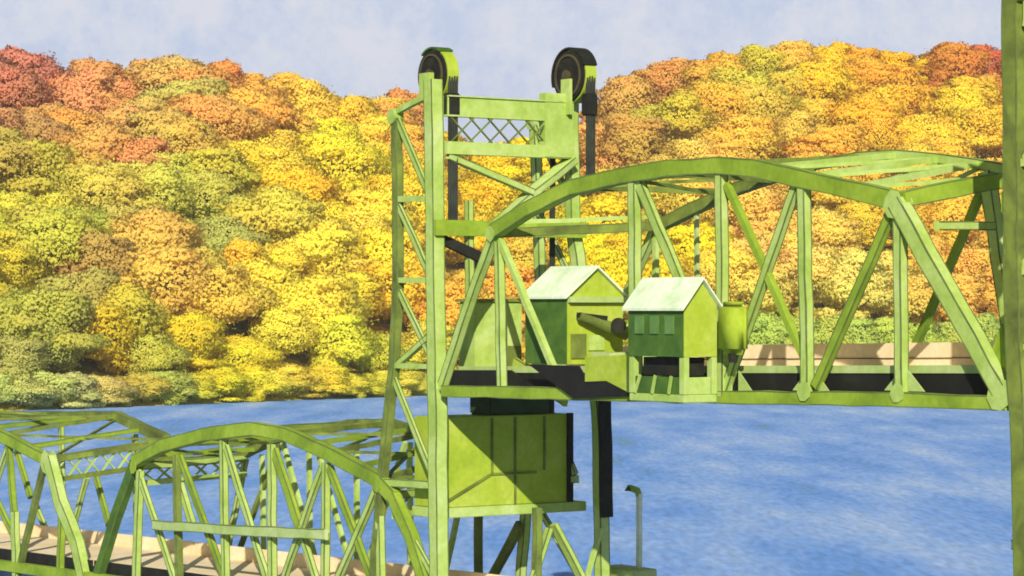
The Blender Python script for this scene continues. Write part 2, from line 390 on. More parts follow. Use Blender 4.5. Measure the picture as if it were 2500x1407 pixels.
# open base frame under the house
for ss in (s1 - 4.2, s1 - .35):
    for ww in (-2.4, -.75):
        box('support_leg', ss, ss + .35, ww, ww + .3, zb2 + .4, z0b - .02, M['green'], h2)
box('base_panel', s1 - 3.8, s1 - .4, -2.33, -2.23, zb2 + .4, z0b - .95, M['deep'], h2)
box('base_panel', s1 - .12, s1 - .06, -2.05, -.8, zb2 + .4, z0b - .95, M['green'], h2)
box('base_beam', s1 - 4.2, s1, -2.4, -.45, zb2, zb2 + .38, M['green'], h2, bev=.04)
box('dark_infill', s1 - 3.6, s1 - .5, -2.0, -.8, z0b - .9, z0b - .05, M['black'], h2)  # black box filling the openings of the base frame
for i in range(3): bar('prop', [pt(s1 - 3.7 + i * 1.3, -2.44, zb2 + .4), pt(s1 - 3.3 + i * 1.2, -2.44, z0b - .9)], .16, .08, M['green'], h2)
# rounded annex beside the house
bm = bmesh.new(); addbox(bm, s1 + .5, s1 + 2.4, -1.0, -.35, ze2 - 2.3, ze2 + .15); bmesh.ops.bevel(bm, geom=bm.edges[:], offset=.28, segments=3, affect='EDGES')
finish('annex', bm, M['lime'], h2, smooth=True)
bm = bmesh.new(); cyl(bm, pt(s1 + 1.5, -.7, ze2 - 2.45), ZA, .18, .4, 12, .26); finish('vent', bm, M['black'], h2)
# light shed at the left end
s2, zs = sz(1160, 880, 1.5)
h0 = empty('machinery_shed', pt(s2, 3, zd0), 'plain pale green flat topped shed on the raised span beside the left tower', 'machinery shed')
box('wall', s2 - 1.6, s2, 1.5, 4.6, zd0 + .0, sz(1160, 737, 1.5)[1], M['green'], h0, bev=.05)
box('roof', s2 - 1.75, s2 + .15, 1.35, 4.75, sz(1160, 737, 1.5)[1] + .0, sz(1160, 737, 1.5)[1] + .16, M['olive'], h0)
box('door', s2 + .0, s2 + .06, 3.65, 4.5, zd0 + .05, zd0 + 1.3, M['olive'], h0)

# ================================================================== towers
def tower(f, label, left, cm):
    """f maps tower-local s to bridge s (mirrors for the right-hand tower)"""
    t = empty('lift_tower', pt(f(-1.7), 4.7, 6.5), label, 'bridge tower', 'lift towers')
    def P(px, py, w): s, z = sz(px, py, w); return pt(f(s), w, z)
    def Q(l, w): return [P(x, y, w) for x, y in l]
    if left: bar('column', Q([(1058, 195), (1062, 600), (1068, 1000), (1072, 1520)], 0), .80, .74, cm, t)
    else:
        xs_ = [(2478, -40), (2481, 500), (2486, 850), (2498, 1020), (2514, 1600)]
        bar('column', [pt(f(sz(1058, 195, 0)[0]), 0, sz(1058, 195, 0)[1])] + qs(xs_, 0), .80, .74, cm, t)
    bar('column', [P(1392, 200, 9.3), P(1400, 560, 9.4), P(1462, 1000, 10.4), P(1474, 1520, 10.6)], .62, .62, M['green'], t)
    bl = [(968, 285), (971, 500), (972, 700), (962, 900), (934, 1170), (905, 1520)]
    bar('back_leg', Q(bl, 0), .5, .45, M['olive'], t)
    fb = [pt(f(sz(x, y, 0)[0]), 9.4 + (i * .15), sz(x, y, 0)[1]) for i, (x, y) in enumerate(bl)]
    bar('back_leg', fb, .5, .45, M['green'], t)
    for w, wf in ((0, 0), (9.4, 9.6)):
        def PP(px, py):
            s, z = sz(px, py, 0); return pt(f(s), w, z)
        mat = M['green'] if w == 0 else M['pale']
        for a, b, g in (((965, 275), (1050, 232), .3), ((968, 486), (1056, 486), .34), ((972, 685), (1060, 684), .3), ((964, 893), (1062, 895), .28), ((934, 1178), (1066, 1186), .42)):
            bar('tie', [PP(*a), PP(*b)], g, .3, mat, t)
        for a, b in (((970, 290), (1050, 480)), ((972, 500), (1055, 682)), ((972, 705), (1062, 890)), ((962, 925), (1062, 1175)), ((970, 890), (1058, 815)), ((940, 1190), (1066, 1420))):
            bar('diagonal_brace', [PP(*a), PP(*b)], .36, .22, mat, t)
        s, z = sz(965, 285, 0); bm = bmesh.new(); cyl(bm, pt(f(s), w, z), PA, .42, .6, 14); finish('gusset_plate', bm, mat, t)
    # top girder, lattice panel and lower girder across the tower
    zt = [sz(1100, y, .6)[1] for y in (236, 284, 345, 376)]
    d = f(.25), f(-.25); a, b = min(d), max(d)
    box('top_girder', a, b, .45, 8.9, zt[1], zt[0], M['green'], t)
    box('girder_flange', a - .1, b + .1, .45, 8.9, zt[0] + .003, zt[0] + .08, M['pale'], t)
    box('lower_girder', a, b, .45, 8.9, zt[3], zt[2], M['green'], t)
    box('haunch', f(.3) if f(.3) < f(-.3) else f(-.3), max(f(.3), f(-.3)), 6.9, 8.85, zt[3] + .05, zt[0] + .5, M['green'], t)
    n = 5
    for i in range(n):
        wa = .7 + i * 1.25; wb = wa + 1.5
        bar('lattice_bar', [pt(f(.1), wa, zt[1]), pt(f(.1), wb, zt[2])], .13, .06, M['olive'], t)
        bar('lattice_bar', [pt(f(.17), wb, zt[1]), pt(f(.17), wa, zt[2])], .13, .06, M['olive'], t)
    # big crossed portal braces below
    z3 = zt[3]
    bar('portal_brace', [pt(f(0), .6, z3 - .1), P(1300, 470, 6.4)], .38, .3, M['green'], t)
    bar('portal_brace', [P(1400, 388, 9.0), P(1300, 470, 6.6), P(1195, 562, 3.8)], .75, .4, M['green'], t)
    zc = sz(1050, 556, 0)[1]
    box('cross_girder', min(f(-.25), f(.25)), max(f(-.25), f(.25)), -.3, 9.8, zc - .45, zc + .40, M['chord'], t)
    bar('knee_brace', [P(1062, 580, .2) + RA * .2, P(1175, 632, 2.9) + RA * .2], .55, .35, M['black'], t)
    zb = sz(1080, 955, 0)[1]
    zq = sz(1080, 1260, 0)[1]
    # guide post
    bar('guide_post', [P(1145, 490, 2.2), P(1147, 870, 2.2)], .4, .35, M['green'], t)
    # lower cross frame under the counterweight
    bar('portal_brace', [P(1352, 1280, 7.6), P(1425, 1420, 9.4)], .55, .3, M['green'], t)
    bar('portal_brace', [P(1340, 1290, 7.3), P(1270, 1520, 5.4)], .4, .3, M['green'], t)
    bar('portal_brace', [P(1468, 1290, 10.2), P(1430, 1420, 9.4)], .3, .2, M['green'], t)
    bar('vertical_post', [P(1312, 1240, 6.5), P(1310, 1520, 6.5)], .42, .4, M['olive'], t)
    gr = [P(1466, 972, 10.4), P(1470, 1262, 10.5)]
    bar('leg_shade_strip', [v + RA * (.40 if left else -.40) for v in gr], .80, .20, M['black'], t, ref=RA)  # black strip painting the deck's shadow onto the far leg
    # sheaves
    for (px, py, w, rad) in ((1052, 184, .35, 1.36), (1386, 186, 8.6, 1.42)):
        s, z = sz(px, py, w); s = f(s); mt = M['black']  # black disc colour paints in the shade on its face
        sh = bpy.data.objects.new('sheave', None)
        bm = bmesh.new(); cyl(bm, pt(s, w + .1, z), PA, rad, .16, 40)
        sh = finish('sheave', bm, mt, t)
        bm = bmesh.new(); cyl(bm, pt(s, w + .55, z), PA, rad + .08, .72, 40); rm = finish('rim', bm, M['lime'], None)
        rm.parent = sh; rm.matrix_parent_inverse = Matrix.Translation(-parent_world(t)); 
        bm = bmesh.new()
        bmesh.ops.create_cone(bm, cap_ends=True, segments=30, radius1=.34, radius2=.28, depth=.2, matrix=Matrix.Translation(pt(s, w - .07, z)) @ PA.to_track_quat('Z', 'Y').to_matrix().to_4x4())
        hb = finish('hub', bm, M['rust'], None); hb.parent = sh; hb.matrix_parent_inverse = rm.matrix_parent_inverse
        # raised ring on the face
        bm = bmesh.new(); seg = 40
        for k in range(seg):
            a0, a1 = 2 * math.pi * k / seg, 2 * math.pi * (k + 1) / seg
            v = []
            for aa in (a0, a1):
                for rr, off in ((rad * .86, -.06), (rad * .78, -.06), (rad * .86, .03), (rad * .78, .03)):
                    v.append(bm.verts.new(pt(s + math.cos(aa) * rr, w + off, z + math.sin(aa) * rr)))
            bm.faces.new((v[0], v[1], v[5], v[4])); bm.faces.new((v[0], v[4], v[6], v[2])); bm.faces.new((v[1], v[3], v[7], v[5]))
        bmesh.ops.remove_doubles(bm, verts=bm.verts[:], dist=.001)
        rg = finish('face_ring', bm, M['rust'], None); rg.parent = sh; rg.matrix_parent_inverse = rm.matrix_parent_inverse
        # housing over the top and bearing block
        bm = bmesh.new(); r0, r1 = rad + .10, rad + .2
        a0, a1 = (R(20), R(200)) if w > 5 else (R(60), R(130))
        prev = None
        for k in range(17):
            aa = a0 + (a1 - a0) * k / 16; ca, sa_ = math.cos(aa), math.sin(aa)
            ring = [bm.verts.new(pt(s + ca * rr, w + oo, z + sa_ * rr)) for rr, oo in ((r0, 0), (r1, 0), (r1, .95), (r0, .95))]
            if prev:
                for j in range(4): bm.faces.new((prev[j], prev[(j + 1) % 4], ring[(j + 1) % 4], ring[j]))
            else: bm.faces.new(ring)
            prev = ring
        bm.faces.new(prev); finish('sheave_cover', bm, M['deep'] if w < 5 else M['black'], t)
        box('bearing_block', s - .5, s + .5, w - .45, w - .12, z - 1.2, z + .1, M['green'], t) if w < 5 else box('bearing_block', s - .25, s + .6, w - .3, w - .12, z - 2.2, z - .2, M['green'], t)
        # ropes on the span side
        dz = (0 if w < 5 else 0)
        for k in range(4):
            sw = w + .3 + k * .16; sx = s + (rad + .02) * (1 if left else -1)
            bar('rope', [pt(sx, sw, z), pt(sx, sw, zc if w < 5 else sz(1430, 440, 9)[1])], .1, .12, M['rope'], t, wob=.004)
        bl_ = s + (rad * .78) * (1 if left else -1)
        box('rope_guard', min(bl_, bl_ + .5), max(bl_, bl_ + .5), w + .1, w + .95, z - 2.3, z - 1.05, M['black'], t, bev=.08)
    return t
tw1 = tower(lambda s: s, 'whole green lift tower left of centre with two black sheaves at its top', True, M['green'])
tw2 = tower(lambda s: 43.1 - s, 'near lift tower at the right edge, only its tall dark green column showing', False, M['olive'])  # olive column: the shade on its side put into duller paint

# ---- counterweight
def counterweight(f, label):
    c = empty('counterweight', pt(f(-2.2), 5, sz(1080, 1270, .5)[1]), label, 'counterweight', 'counterweights')
    zt_ = sz(1085, 1020, .5)[1]; zb_ = sz(1085, 1268, .5)[1]
    def B(name, a, b, *r, **k): x, y = sorted((f(a), f(b))); return box(name, x, y, *r, **k)
    B('block', -3.3, -.75, .55, 9.45, zb_ + .55, zt_, M['lime'], c, bev=.04)
    B('bottom_beam', -3.4, -.6, .45, 10.4, zb_, zb_ + .54, M['green'], c, bev=.03)
    B('edge_rail', -.74, -.55, 9.1, 9.45, zb_ + .56, zt_ + .05, M['dark'], c)
    B('top_block', -3.0, -.9, 4.0, 8.1, zt_ + .004, zt_ + 1.15, M['bog'], c, bev=.1)
    for w in (3.95, 5.5, 7.5): B('rib', -.74, -.66, w, w + .12, zb_ + 2.4, zt_ - .1, M['olive'], c)
    B('rib', -.74, -.66, 5.5, 5.62, zb_ + .6, zb_ + 2.2, M['olive'], c)
    B('rib', -.74, -.66, 3.95, 7.0, zb_ + 2.25, zb_ + 2.37, M['olive'], c)
    bar('rib', [pt(f(-.70), .7, zb_ + .75), pt(f(-.70), 3.9, zb_ + 2.3)], .14, .08, M['olive'], c)
    bar('hanger_rope', [pt(f(-1.5), 8.6, zt_), pt(f(-1.5), 8.7, 33)], .14, .3, M['rope'], c, wob=.004)
    bar('hanger_rope', [pt(f(-1.5), 1.0, zt_), pt(f(-1.5), .9, 33)], .14, .3, M['rope'], c, wob=.004)
    return c
counterweight(lambda s: s, 'big lime green box hanging inside the left tower below the raised span')
counterweight(lambda s: 43.1 - s, 'green box hanging inside the right tower, mostly beyond the picture edge')

# ================================================================== approach spans
def zdeck(s):     # measured deck edge, climbing gently to the tower
    a = sz(0, 1281, 8.0); b = sz(1000, 1392, 8.0)
    return a[1] + (b[1] - a[1]) * (s - a[0]) / (b[0] - a[0])
apA = empty('approach_span', pt(-25, 4.7, 4), 'low arched green truss span joining the left tower from the left', 'bridge span', 'approach spans')
ANT = [(330, 1128), (400, 1088), (500, 1062), (620, 1046), (700, 1060), (800, 1104), (925, 1172), (965, 1215)]
bar('top_chord', qs(ANT, WN), .82, .55, M['chord'], apA)
bar('end_post', qs([(332, 1128), (285, 1260), (240, 1407), (215, 1480)], WN), .74, .5, M['deep'], apA)
bar('end_post', qs([(960, 1210), (1005, 1310), (1045, 1440), (1055, 1480)], WN), .72, .55, M['chord'], apA)
for x0, y0, x1, y1, w, mm in ((342, 1150, 330, 1480, .5, 'green'), (430, 1110, 440, 1480, .38, 'olive'), (545, 1075, 552, 1480, .42, 'green'), (663, 1085, 666, 1480, .48, 'green'),
                          (797, 1130, 793, 1480, .38, 'green'), (926, 1190, 932, 1480, .42, 'green')):
    bar('vertical_post', qs([(x0, y0), (x1, y1)], WN), w, .4, M[mm], apA)
for x0, y0, x1, y1, w, mm in ((338, 1150, 445, 1470, .38, 'green'), (440, 1115, 570, 1470, .42, 'chord'), (552, 1090, 660, 1440, .42, 'green'), (670, 1100, 740, 1310, .6, 'chord'), (740, 1310, 790, 1470, .36, 'green'),
                          (788, 1140, 680, 1450, .40, 'green'), (805, 1140, 925, 1460, .42, 'chord'), (918, 1200, 810, 1450, .42, 'green')):
    bar('diagonal_brace', qs([(x0, y0), (x1, y1)], WN + .05), w, .3, M[mm], apA)
bar('long_strut', qs([(375, 1282), (600, 1296), (797, 1306)], -.35), .62, .25, M['pale'], apA)
AFT = [(590, 1112), (660, 1075), (760, 1050), (860, 1036), (950, 1034), (1040, 1060), (1130, 1110), (1180, 1150)]
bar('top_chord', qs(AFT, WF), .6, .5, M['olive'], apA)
lateral(apA, ANT, AFT, WN, WF, M['olive'])
NA = ANT; 
for i in range(len(ANT) - 1):
    a0 = q(*ANT[i], WN); b0 = q(*AFT[i], WF); a1 = q(*ANT[i + 1], WN); b1 = q(*AFT[i + 1], WF)
    bar('cross_strut', [a0.lerp(a1, .5) - ZA * .1, b0.lerp(b1, .5) - ZA * .1], .3, .3, M['chord'], apA)
for x0, y0, x1, y1, w, mm in ((600, 1120, 540, 1420, .4, 'green'), (690, 1070, 585, 1340, .34, 'olive'), (640, 1110, 645, 1420, .3, 'green'), (755, 1070, 758, 1420, .28, 'green'), (690, 1080, 780, 1400, .3, 'green'),
                          (870, 1060, 872, 1420, .3, 'green'), (1000, 1080, 1002, 1430, .32, 'green'), (1168, 1150, 1168, 1440, .55, 'olive'), (1270, 1280, 1190, 1430, .55, 'olive'), (1140, 1150, 1080, 1430, .3, 'green'),
                          (770, 1080, 860, 1400, .28, 'green'), (990, 1080, 890, 1400, .28, 'green')):
    bar('far_brace', qs([(x0, y0), (x1, y1)], WF), w, .28, M[mm], apA)
def portal(parent, n0, f0, mat, depth=1.1, n=6):
    a = q(*n0, WN); b = q(*f0, WF)
    bar('portal_strut', [a, b], .45, .4, mat, parent)
    dz = ZA * -depth
    bar('portal_strut', [a + dz, b + dz], .34, .3, mat, parent)
    for i in range(n):
        p, r_ = a.lerp(b, i / n), a.lerp(b, (i + 1) / n)
        bar('lattice_bar', [p, r_ + dz], .16, .1, M['green'], parent); bar('lattice_bar', [p + dz, r_], .16, .12, M['green'], parent)
portal(apA, (332, 1140), (600, 1118), M['green'])
portal(apA, (962, 1212), (1200, 1170), M['green'])
for x, y, r in ((335, 1140, .5), (930, 1180, .5)): gusset(apA, x, y, WN, r, M['chord'])
def approach_deck(parent, s0, s1):
    d = .6
    slab('roadway_deck', s0, s1, .3, 8.0, zdeck(s0) - d, zdeck(s1) - d, .35, M['deck'], parent)
    slab('parapet', s0, s1, 7.85, 8.0, zdeck(s0) + .30, zdeck(s1) + .30, .895, M['deck'], parent)
    slab('curb_shade_strip', s0, s1, .22, .29, zdeck(s0) - d + .04, zdeck(s1) - d + .04, 1.0, M['dark'], parent)  # near-black face, shade under the curb put into its colour
    slab('bottom_chord', s0, s1, -.3, .2, zdeck(s0) - 1.35, zdeck(s1) - 1.35, .7, M['chord'], parent)
    slab('bottom_chord', s0, s1, WF - .25, WF + .25, zdeck(s0) - .95, zdeck(s1) - .95, .7, M['green'], parent)
    n = 6
    for i in range(n + 1):
        s = s0 + .3 + (s1 - s0 - .6) * i / n
        box('floor_beam', s - .15, s + .15, .22, WF - .26, zdeck(s) - 1.9, zdeck(s) - .96, M['dark'], parent)
sA0 = sz(222, 1440, 0)[0]; sA1 = -1.0
approach_deck(apA, sA0, sA1)
print('span A s', sA0, sA1, 'deck z', zdeck(sA0), zdeck(sA1))

apB = empty('approach_span', pt(-60, 4.7, 3), 'farther low green truss span cut by the left edge, its end portal showing', 'bridge span', 'approach spans')
BNT = [(-330, 985), (-200, 990), (-80, 1025), (0, 1062), (112, 1120)]
BFT = [(-120, 1012), (20, 1016), (150, 1016), (285, 1016), (408, 1074)]
bar('top_chord', qs(BNT, WN), .8, .55, M['chord'], apB)
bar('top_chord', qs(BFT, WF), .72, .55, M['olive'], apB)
lateral(apB, BNT, BFT, WN, WF, M['olive'])
for i in range(len(BNT) - 1):
    a0 = q(*BNT[i], WN); b0 = q(*BFT[i], WF); a1 = q(*BNT[i + 1], WN); b1 = q(*BFT[i + 1], WF)
    bar('cross_strut', [a0.lerp(a1, .5) - ZA * .1, b0.lerp(b1, .5) - ZA * .1], .35, .3, M['chord'], apB)
bar('end_post', qs([(122, 1120), (150, 1230), (190, 1330), (214, 1450)], WN), 1.0, .65, M['green'], apB)
bar('end_post', qs([(408, 1078), (470, 1280)], WF), .5, .4, M['green'], apB)
for x0, y0, x1, y1, w, mm in ((22, 1085, 34, 1250, .4, 'chord'), (36, 1250, 42, 1450, .66, 'green'), (-130, 1020, -110, 1450, .5, 'green'), (152, 1262, 145, 1450, .44, 'chord')):
    bar('vertical_post', qs([(x0, y0), (x1, y1)], WN), w, .4, M[mm], apB)
for x0, y0, x1, y1, w, mm in ((108, 1135, 45, 1400, .52, 'olive'), (-100, 1030, 30, 1300, .4, 'chord'), (20, 1090, -90, 1430, .4, 'green')):
    bar('diagonal_brace', qs([(x0, y0), (x1, y1)], WN), w, .3, M[mm], apB)
for x0, y0, x1, y1, w, mm in ((40, 1100, 75, 1215, .5, 'chord'), (85, 1230, 118, 1308, .45, 'green'), (212, 1165, 180, 1285, .4, 'green'), (235, 1165, 268, 1290, .45, 'chord'), (330, 1060, 335, 1310, .4, 'green'), (150, 1030, 155, 1290, .4, 'green')):
    bar('far_brace', qs([(x0, y0), (x1, y1)], WF), w, .3, M[mm], apB)
portal(apB, (120, 1122), (405, 1082), M['olive'], 1.5, 7)
gusset(apB, 120, 1128, WN, .8)
approach_deck(apB, sA0 - 43, sA0 - .25)

# ---- piers (mostly below the picture) with walkway ledge and lamp
def pier(s, zt_, label):
    p = empty('bridge_pier', pt(s, 4.7, -6), label, 'bridge pier', 'bridge piers')
    bm = bmesh.new(); addbox(bm, s - 2.2, s + 2.2, -1.8, 12, -6, zt_ - .8); bmesh.ops.bevel(bm, geom=[e for e in bm.edges if abs((e.verts[0].co - e.verts[1].co).z) > 2], offset=1.2, segments=3, affect='EDGES')
    finish('shaft', bm, M['concrete'], p)
    box('cap', s - 2.6, s + 2.6, -2.4, 12.6, zt_ - .8, zt_, M['concrete'], p, bev=.08); return p
pier(-1.6, zdeck(-1) - 2.2, 'pale concrete pier in the river under the left lift tower')
pier(45.5, 3.6, 'pale concrete pier in the river under the right lift tower')
pier(sA0 - .1, zdeck(sA0) - 2.7, 'pale concrete pier in the river between the two low spans')
pier(sA0 - 43.5, zdeck(sA0 - 43) - 2.7, 'pale concrete pier in the river at the far left end of the low spans')
sL, zL = sz(1560, 1388, 12.6)
led = empty('walkway_ledge', pt(sL, 12, zL - .3), 'small pale green ledge beside the foot of the left tower', 'walkway')
box('ledge_slab', sL - 2.6, sL + .8, 11.6, 13.3, zL - .55, zL, M['pale'], led, bev=.06)
box('ledge_bracket', sL - 1.2, sL - .7, 11.65, 13.0, zdeck(-1) - 2.2, zL - .56, M['green'], led)
lamp = empty('lamp_post', pt(sL, 12.6, zL), 'thin pale green lamp post with drooping dark head on the ledge', 'lamp post')
bar('pole', [pt(sL, 12.6, zL + .004), q(1561, 1205, 12.6)], .3, .22, M['roof'], lamp)
bar('arm', [q(1561, 1212, 12.6), q(1556, 1198, 12.6), q(1535, 1190, 12.6)], .3, .25, M['green'], lamp)
bm = bmesh.new(); cyl(bm, q(1538, 1193, 12.6), ZA, .32, .25, 14, .16); finish('lamp_head', bm, M['deep'], lamp)

# ================================================================== trees
M['leaf'] = bpy.data.materials.new('autumn leaves'); M['leaf'].use_nodes = True
nt = M['leaf'].node_tree; b = nt.nodes['Principled BSDF']; b.inputs['Roughness'].default_value = .9; b.inputs['Specular IOR Level'].default_value = .05
oi = N(nt, 'ShaderNodeObjectInfo'); g = N(nt, 'ShaderNodeNewGeometry')
a = N(nt, 'ShaderNodeTexNoise'); a.inputs['Scale'].default_value = .07; a.inputs['Detail'].default_value = 5; L(nt, g.outputs['Position'], a.inputs['Vector'])
hs = N(nt, 'ShaderNodeHueSaturation')
m1 = N(nt, 'ShaderNodeMapRange'); m1.inputs[1].default_value = .3; m1.inputs[2].default_value = .7; m1.inputs[3].default_value = .486; m1.inputs[4].default_value = .514
L(nt, a.outputs['Fac'], m1.inputs[0]); L(nt, m1.outputs[0], hs.inputs['Hue'])
a2 = N(nt, 'ShaderNodeTexNoise'); a2.inputs['Scale'].default_value = .5; a2.inputs['Detail'].default_value = 4; L(nt, g.outputs['Position'], a2.inputs['Vector'])
m2 = N(nt, 'ShaderNodeMapRange'); m2.inputs[1].default_value = .3; m2.inputs[2].default_value = .7; m2.inputs[3].default_value = .94; m2.inputs[4].default_value = 1.06
L(nt, a2.outputs['Fac'], m2.inputs[0]); L(nt, m2.outputs[0], hs.inputs['Value']); L(nt, oi.outputs['Color'], hs.inputs['Color'])
L(nt, hs.outputs[0], b.inputs['Base Color'])
tr = N(nt, 'ShaderNodeBsdfTranslucent'); L(nt, hs.outputs[0], tr.inputs['Color'])
ms = N(nt, 'ShaderNodeMixShader'); ms.inputs[0].default_value = .48
L(nt, b.outputs[0], ms.inputs[1]); L(nt, tr.outputs[0], ms.inputs[2]); L(nt, ms.outputs[0], nt.nodes['Material Output'].inputs[0])

def crown_mesh(seed, H, Wd, n=19000, leaf=.64):
    r = random.Random(seed); vs = []; fs = []; ns = []; mid = Vector((0, 0, H * .4))
    blobs = [(Vector((0, 0, H * .55)), Wd * .36, H * .34)]
    for k in range(16):
        an = r.uniform(0, 6.283); rr = Wd * r.uniform(.14, .40); zz = H * r.uniform(.10, .88)
        fall = 1 - max(0, (zz / H - .5)) * 1.5
        blobs.append((Vector((math.cos(an) * rr * fall, math.sin(an) * rr * fall, zz)), Wd * r.uniform(.08, .20), H * r.uniform(.06, .15)))
    tot = sum(b[1] ** 2 for b in blobs)
    for c, rx, rz in blobs:
        for i in range(int(n * rx * rx / tot)):
            d = Vector((r.gauss(0, 1), r.gauss(0, 1), r.gauss(0, 1) + .1)).normalized()
            rad = abs(r.gauss(.92, .11))
            p = c + Vector((d.x * rx, d.y * rx, d.z * rz)) * rad * (1 + .35 * noise.noise(d * 2.3 + c))
            nn = (d * .55 + Vector((r.uniform(-1, 1), r.uniform(-1, 1), r.uniform(-1, 1))) * .8).normalized()
            if nn.dot(d) < 0: nn = -nn
            sn = d * .45 + (p - mid).normalized() * .5 + nn * .2; sn.z *= .45; sn.normalize()
            t1 = nn.orthogonal().normalized(); t1.rotate(Matrix.Rotation(r.uniform(0, 6.28), 3, nn)); t2 = nn.cross(t1)
            q_ = leaf * r.uniform(.6, 1.3); b0 = len(vs)
            for x, y in ((-.6, -.1), (0, -.5), (.6, .1), (0, .5)): vs.append(p + t1 * (q_ * x) + t2 * (q_ * y))
            fs.append((b0, b0 + 1, b0 + 2, b0 + 3)); ns += [sn] * 4
    me = bpy.data.meshes.new('crown'); me.from_pydata(vs, [], fs); me.polygons.foreach_set('use_smooth', [True] * len(fs)); me.update(); me.normals_split_custom_set([tuple(v) for v in ns]); me.materials.append(M['leaf']); return me
def trunk_mesh(seed, H):
    r = random.Random(seed); bm = bmesh.new()
    def limb(p0, p1, r0, r1):
        d = p1 - p0; cyl(bm, (p0 + p1) / 2, d, r0, d.length, 7, r1)
    limb(Vector((0, 0, -1.5)), Vector((0, 0, H * .45)), H * .024, H * .015); limb(Vector((0, 0, H * .44)), Vector((.3, .2, H * .8)), H * .015, H * .005)
    for k in range(5):
        z = H * r.uniform(.25, .5); an = r.uniform(0, 6.28)
        limb(Vector((0, 0, z)), Vector((math.cos(an) * H * .22, math.sin(an) * H * .22, z + H * r.uniform(.12, .28))), H * .010, H * .003)
    me = bpy.data.meshes.new('trunk'); bm.to_mesh(me); bm.free(); me.materials.append(M['bark']); return me
PROTO = [(crown_mesh(s, 17, w), trunk_mesh(s, 17)) for s, w in ((1, 24), (2, 27), (3, 22), (4, 28), (5, 25), (6, 23), (7, 26))]
PAL = """10,130,180,95,70;50,210,192,118,78;60,290,200,140,80;200,220,215,150,80;350,200,225,158,75;520,170,225,145,55;650,200,242,185,45;850,235,240,170,40;980,240,215,140,60;
80,380,185,165,45;200,330,212,150,55;420,270,190,185,65;330,380,215,150,75;500,320,225,160,60;700,290,238,185,60;900,320,225,210,40;800,330,228,210,20;700,400,222,205,30;560,400,222,195,30;
450,430,190,195,55;300,440,205,198,60;100,440,208,190,50;50,480,190,205,50;150,560,190,188,50;350,520,205,192,55;530,480,160,185,65;590,540,152,180,70;480,600,165,178,60;180,660,130,155,65;240,620,165,165,55;
60,620,215,195,40;90,690,218,190,15;285,620,200,100,65;240,680,190,175,60;380,600,220,180,60;290,560,200,185,60;330,690,205,190,60;350,630,218,150,65;430,640,222,190,55;700,480,240,190,20;800,480,240,195,15;650,600,242,200,30;850,600,232,205,50;700,700,232,210,40;550,660,238,185,20;900,700,228,195,20;
480,720,222,205,60;150,730,130,160,80;250,720,195,175,40;220,800,212,185,15;450,800,222,195,15;350,770,195,190,30;650,780,228,210,40;800,850,218,205,30;900,900,200,200,30;100,850,155,168,60;50,900,150,165,70;30,980,140,165,60;
200,950,145,172,65;400,930,155,182,70;350,880,190,185,50;550,900,218,195,20;700,920,228,205,50;900,940,228,200,80;1250,420,238,200,0;1150,450,228,190,0;1450,600,228,205,0;1300,620,215,190,40;1200,700,248,180,40;1650,620,238,205,0;
1540,175,208,115,75;1600,170,210,130,70;1600,230,215,178,55;1540,260,212,170,60;1500,280,215,135,70;1700,170,228,160,40;1800,150,228,190,30;1950,120,228,195,60;2000,180,232,190,5;2200,160,232,200,0;2150,195,218,150,40;2400,150,200,100,40;2350,250,228,195,20;
1700,250,212,185,30;1850,190,190,188,40;1900,280,218,190,50;2100,250,238,185,5;1600,320,180,172,40;1800,330,228,185,40;2050,330,232,175,40;2300,330,228,190,30;1480,340,222,165,60;1700,400,228,195,70;1900,500,232,190,50;
2100,500,228,190,30;1850,600,232,190,70;2000,650,228,195,80;2100,680,222,205,80;2350,500,232,185,40;2350,700,238,180,50;1850,740,222,200,70;2300,740,222,195,60"""
PALT = [tuple(float(v) for v in t.split(',')) for t in PAL.replace('\n', '').split(';')]
def palette(px, py):
    d = sorted((((px - a[0]) ** 2 + (py - a[1]) ** 2), a) for a in PALT)[:3]
    w = [1 / (k + 500) ** 1.5 for k, _ in d]; s = sum(w)
    return [sum(w[i] * d[i][1][2 + j] for i in range(3)) / s for j in range(3)]
def cname(c):
    r, g_, b_ = c
    if r - g_ > 95: return 'russet red'
    if r - g_ > 62: return 'burnt orange'
    if r - g_ > 42: return 'amber orange'
    if r - g_ > 22: return 'golden yellow'
    if r - g_ > 8: return 'lemon yellow'
    if r - g_ > -8: return 'yellow green'
    if r > 125: return 'olive green'
    return 'dark green'
def ordn(n):
    return {1: 'first', 2: 'second', 3: 'third', 4: 'fourth', 5: 'fifth', 6: 'sixth', 7: 'seventh', 8: 'eighth', 9: 'ninth', 10: 'tenth', 11: 'eleventh', 12: 'twelfth'}.get(n, str(n) + ('th' if 10 < n % 100 < 14 else {1: 'st', 2: 'nd', 3: 'rd'}.get(n % 10, 'th')))
GAIN = 1.16
count = 0
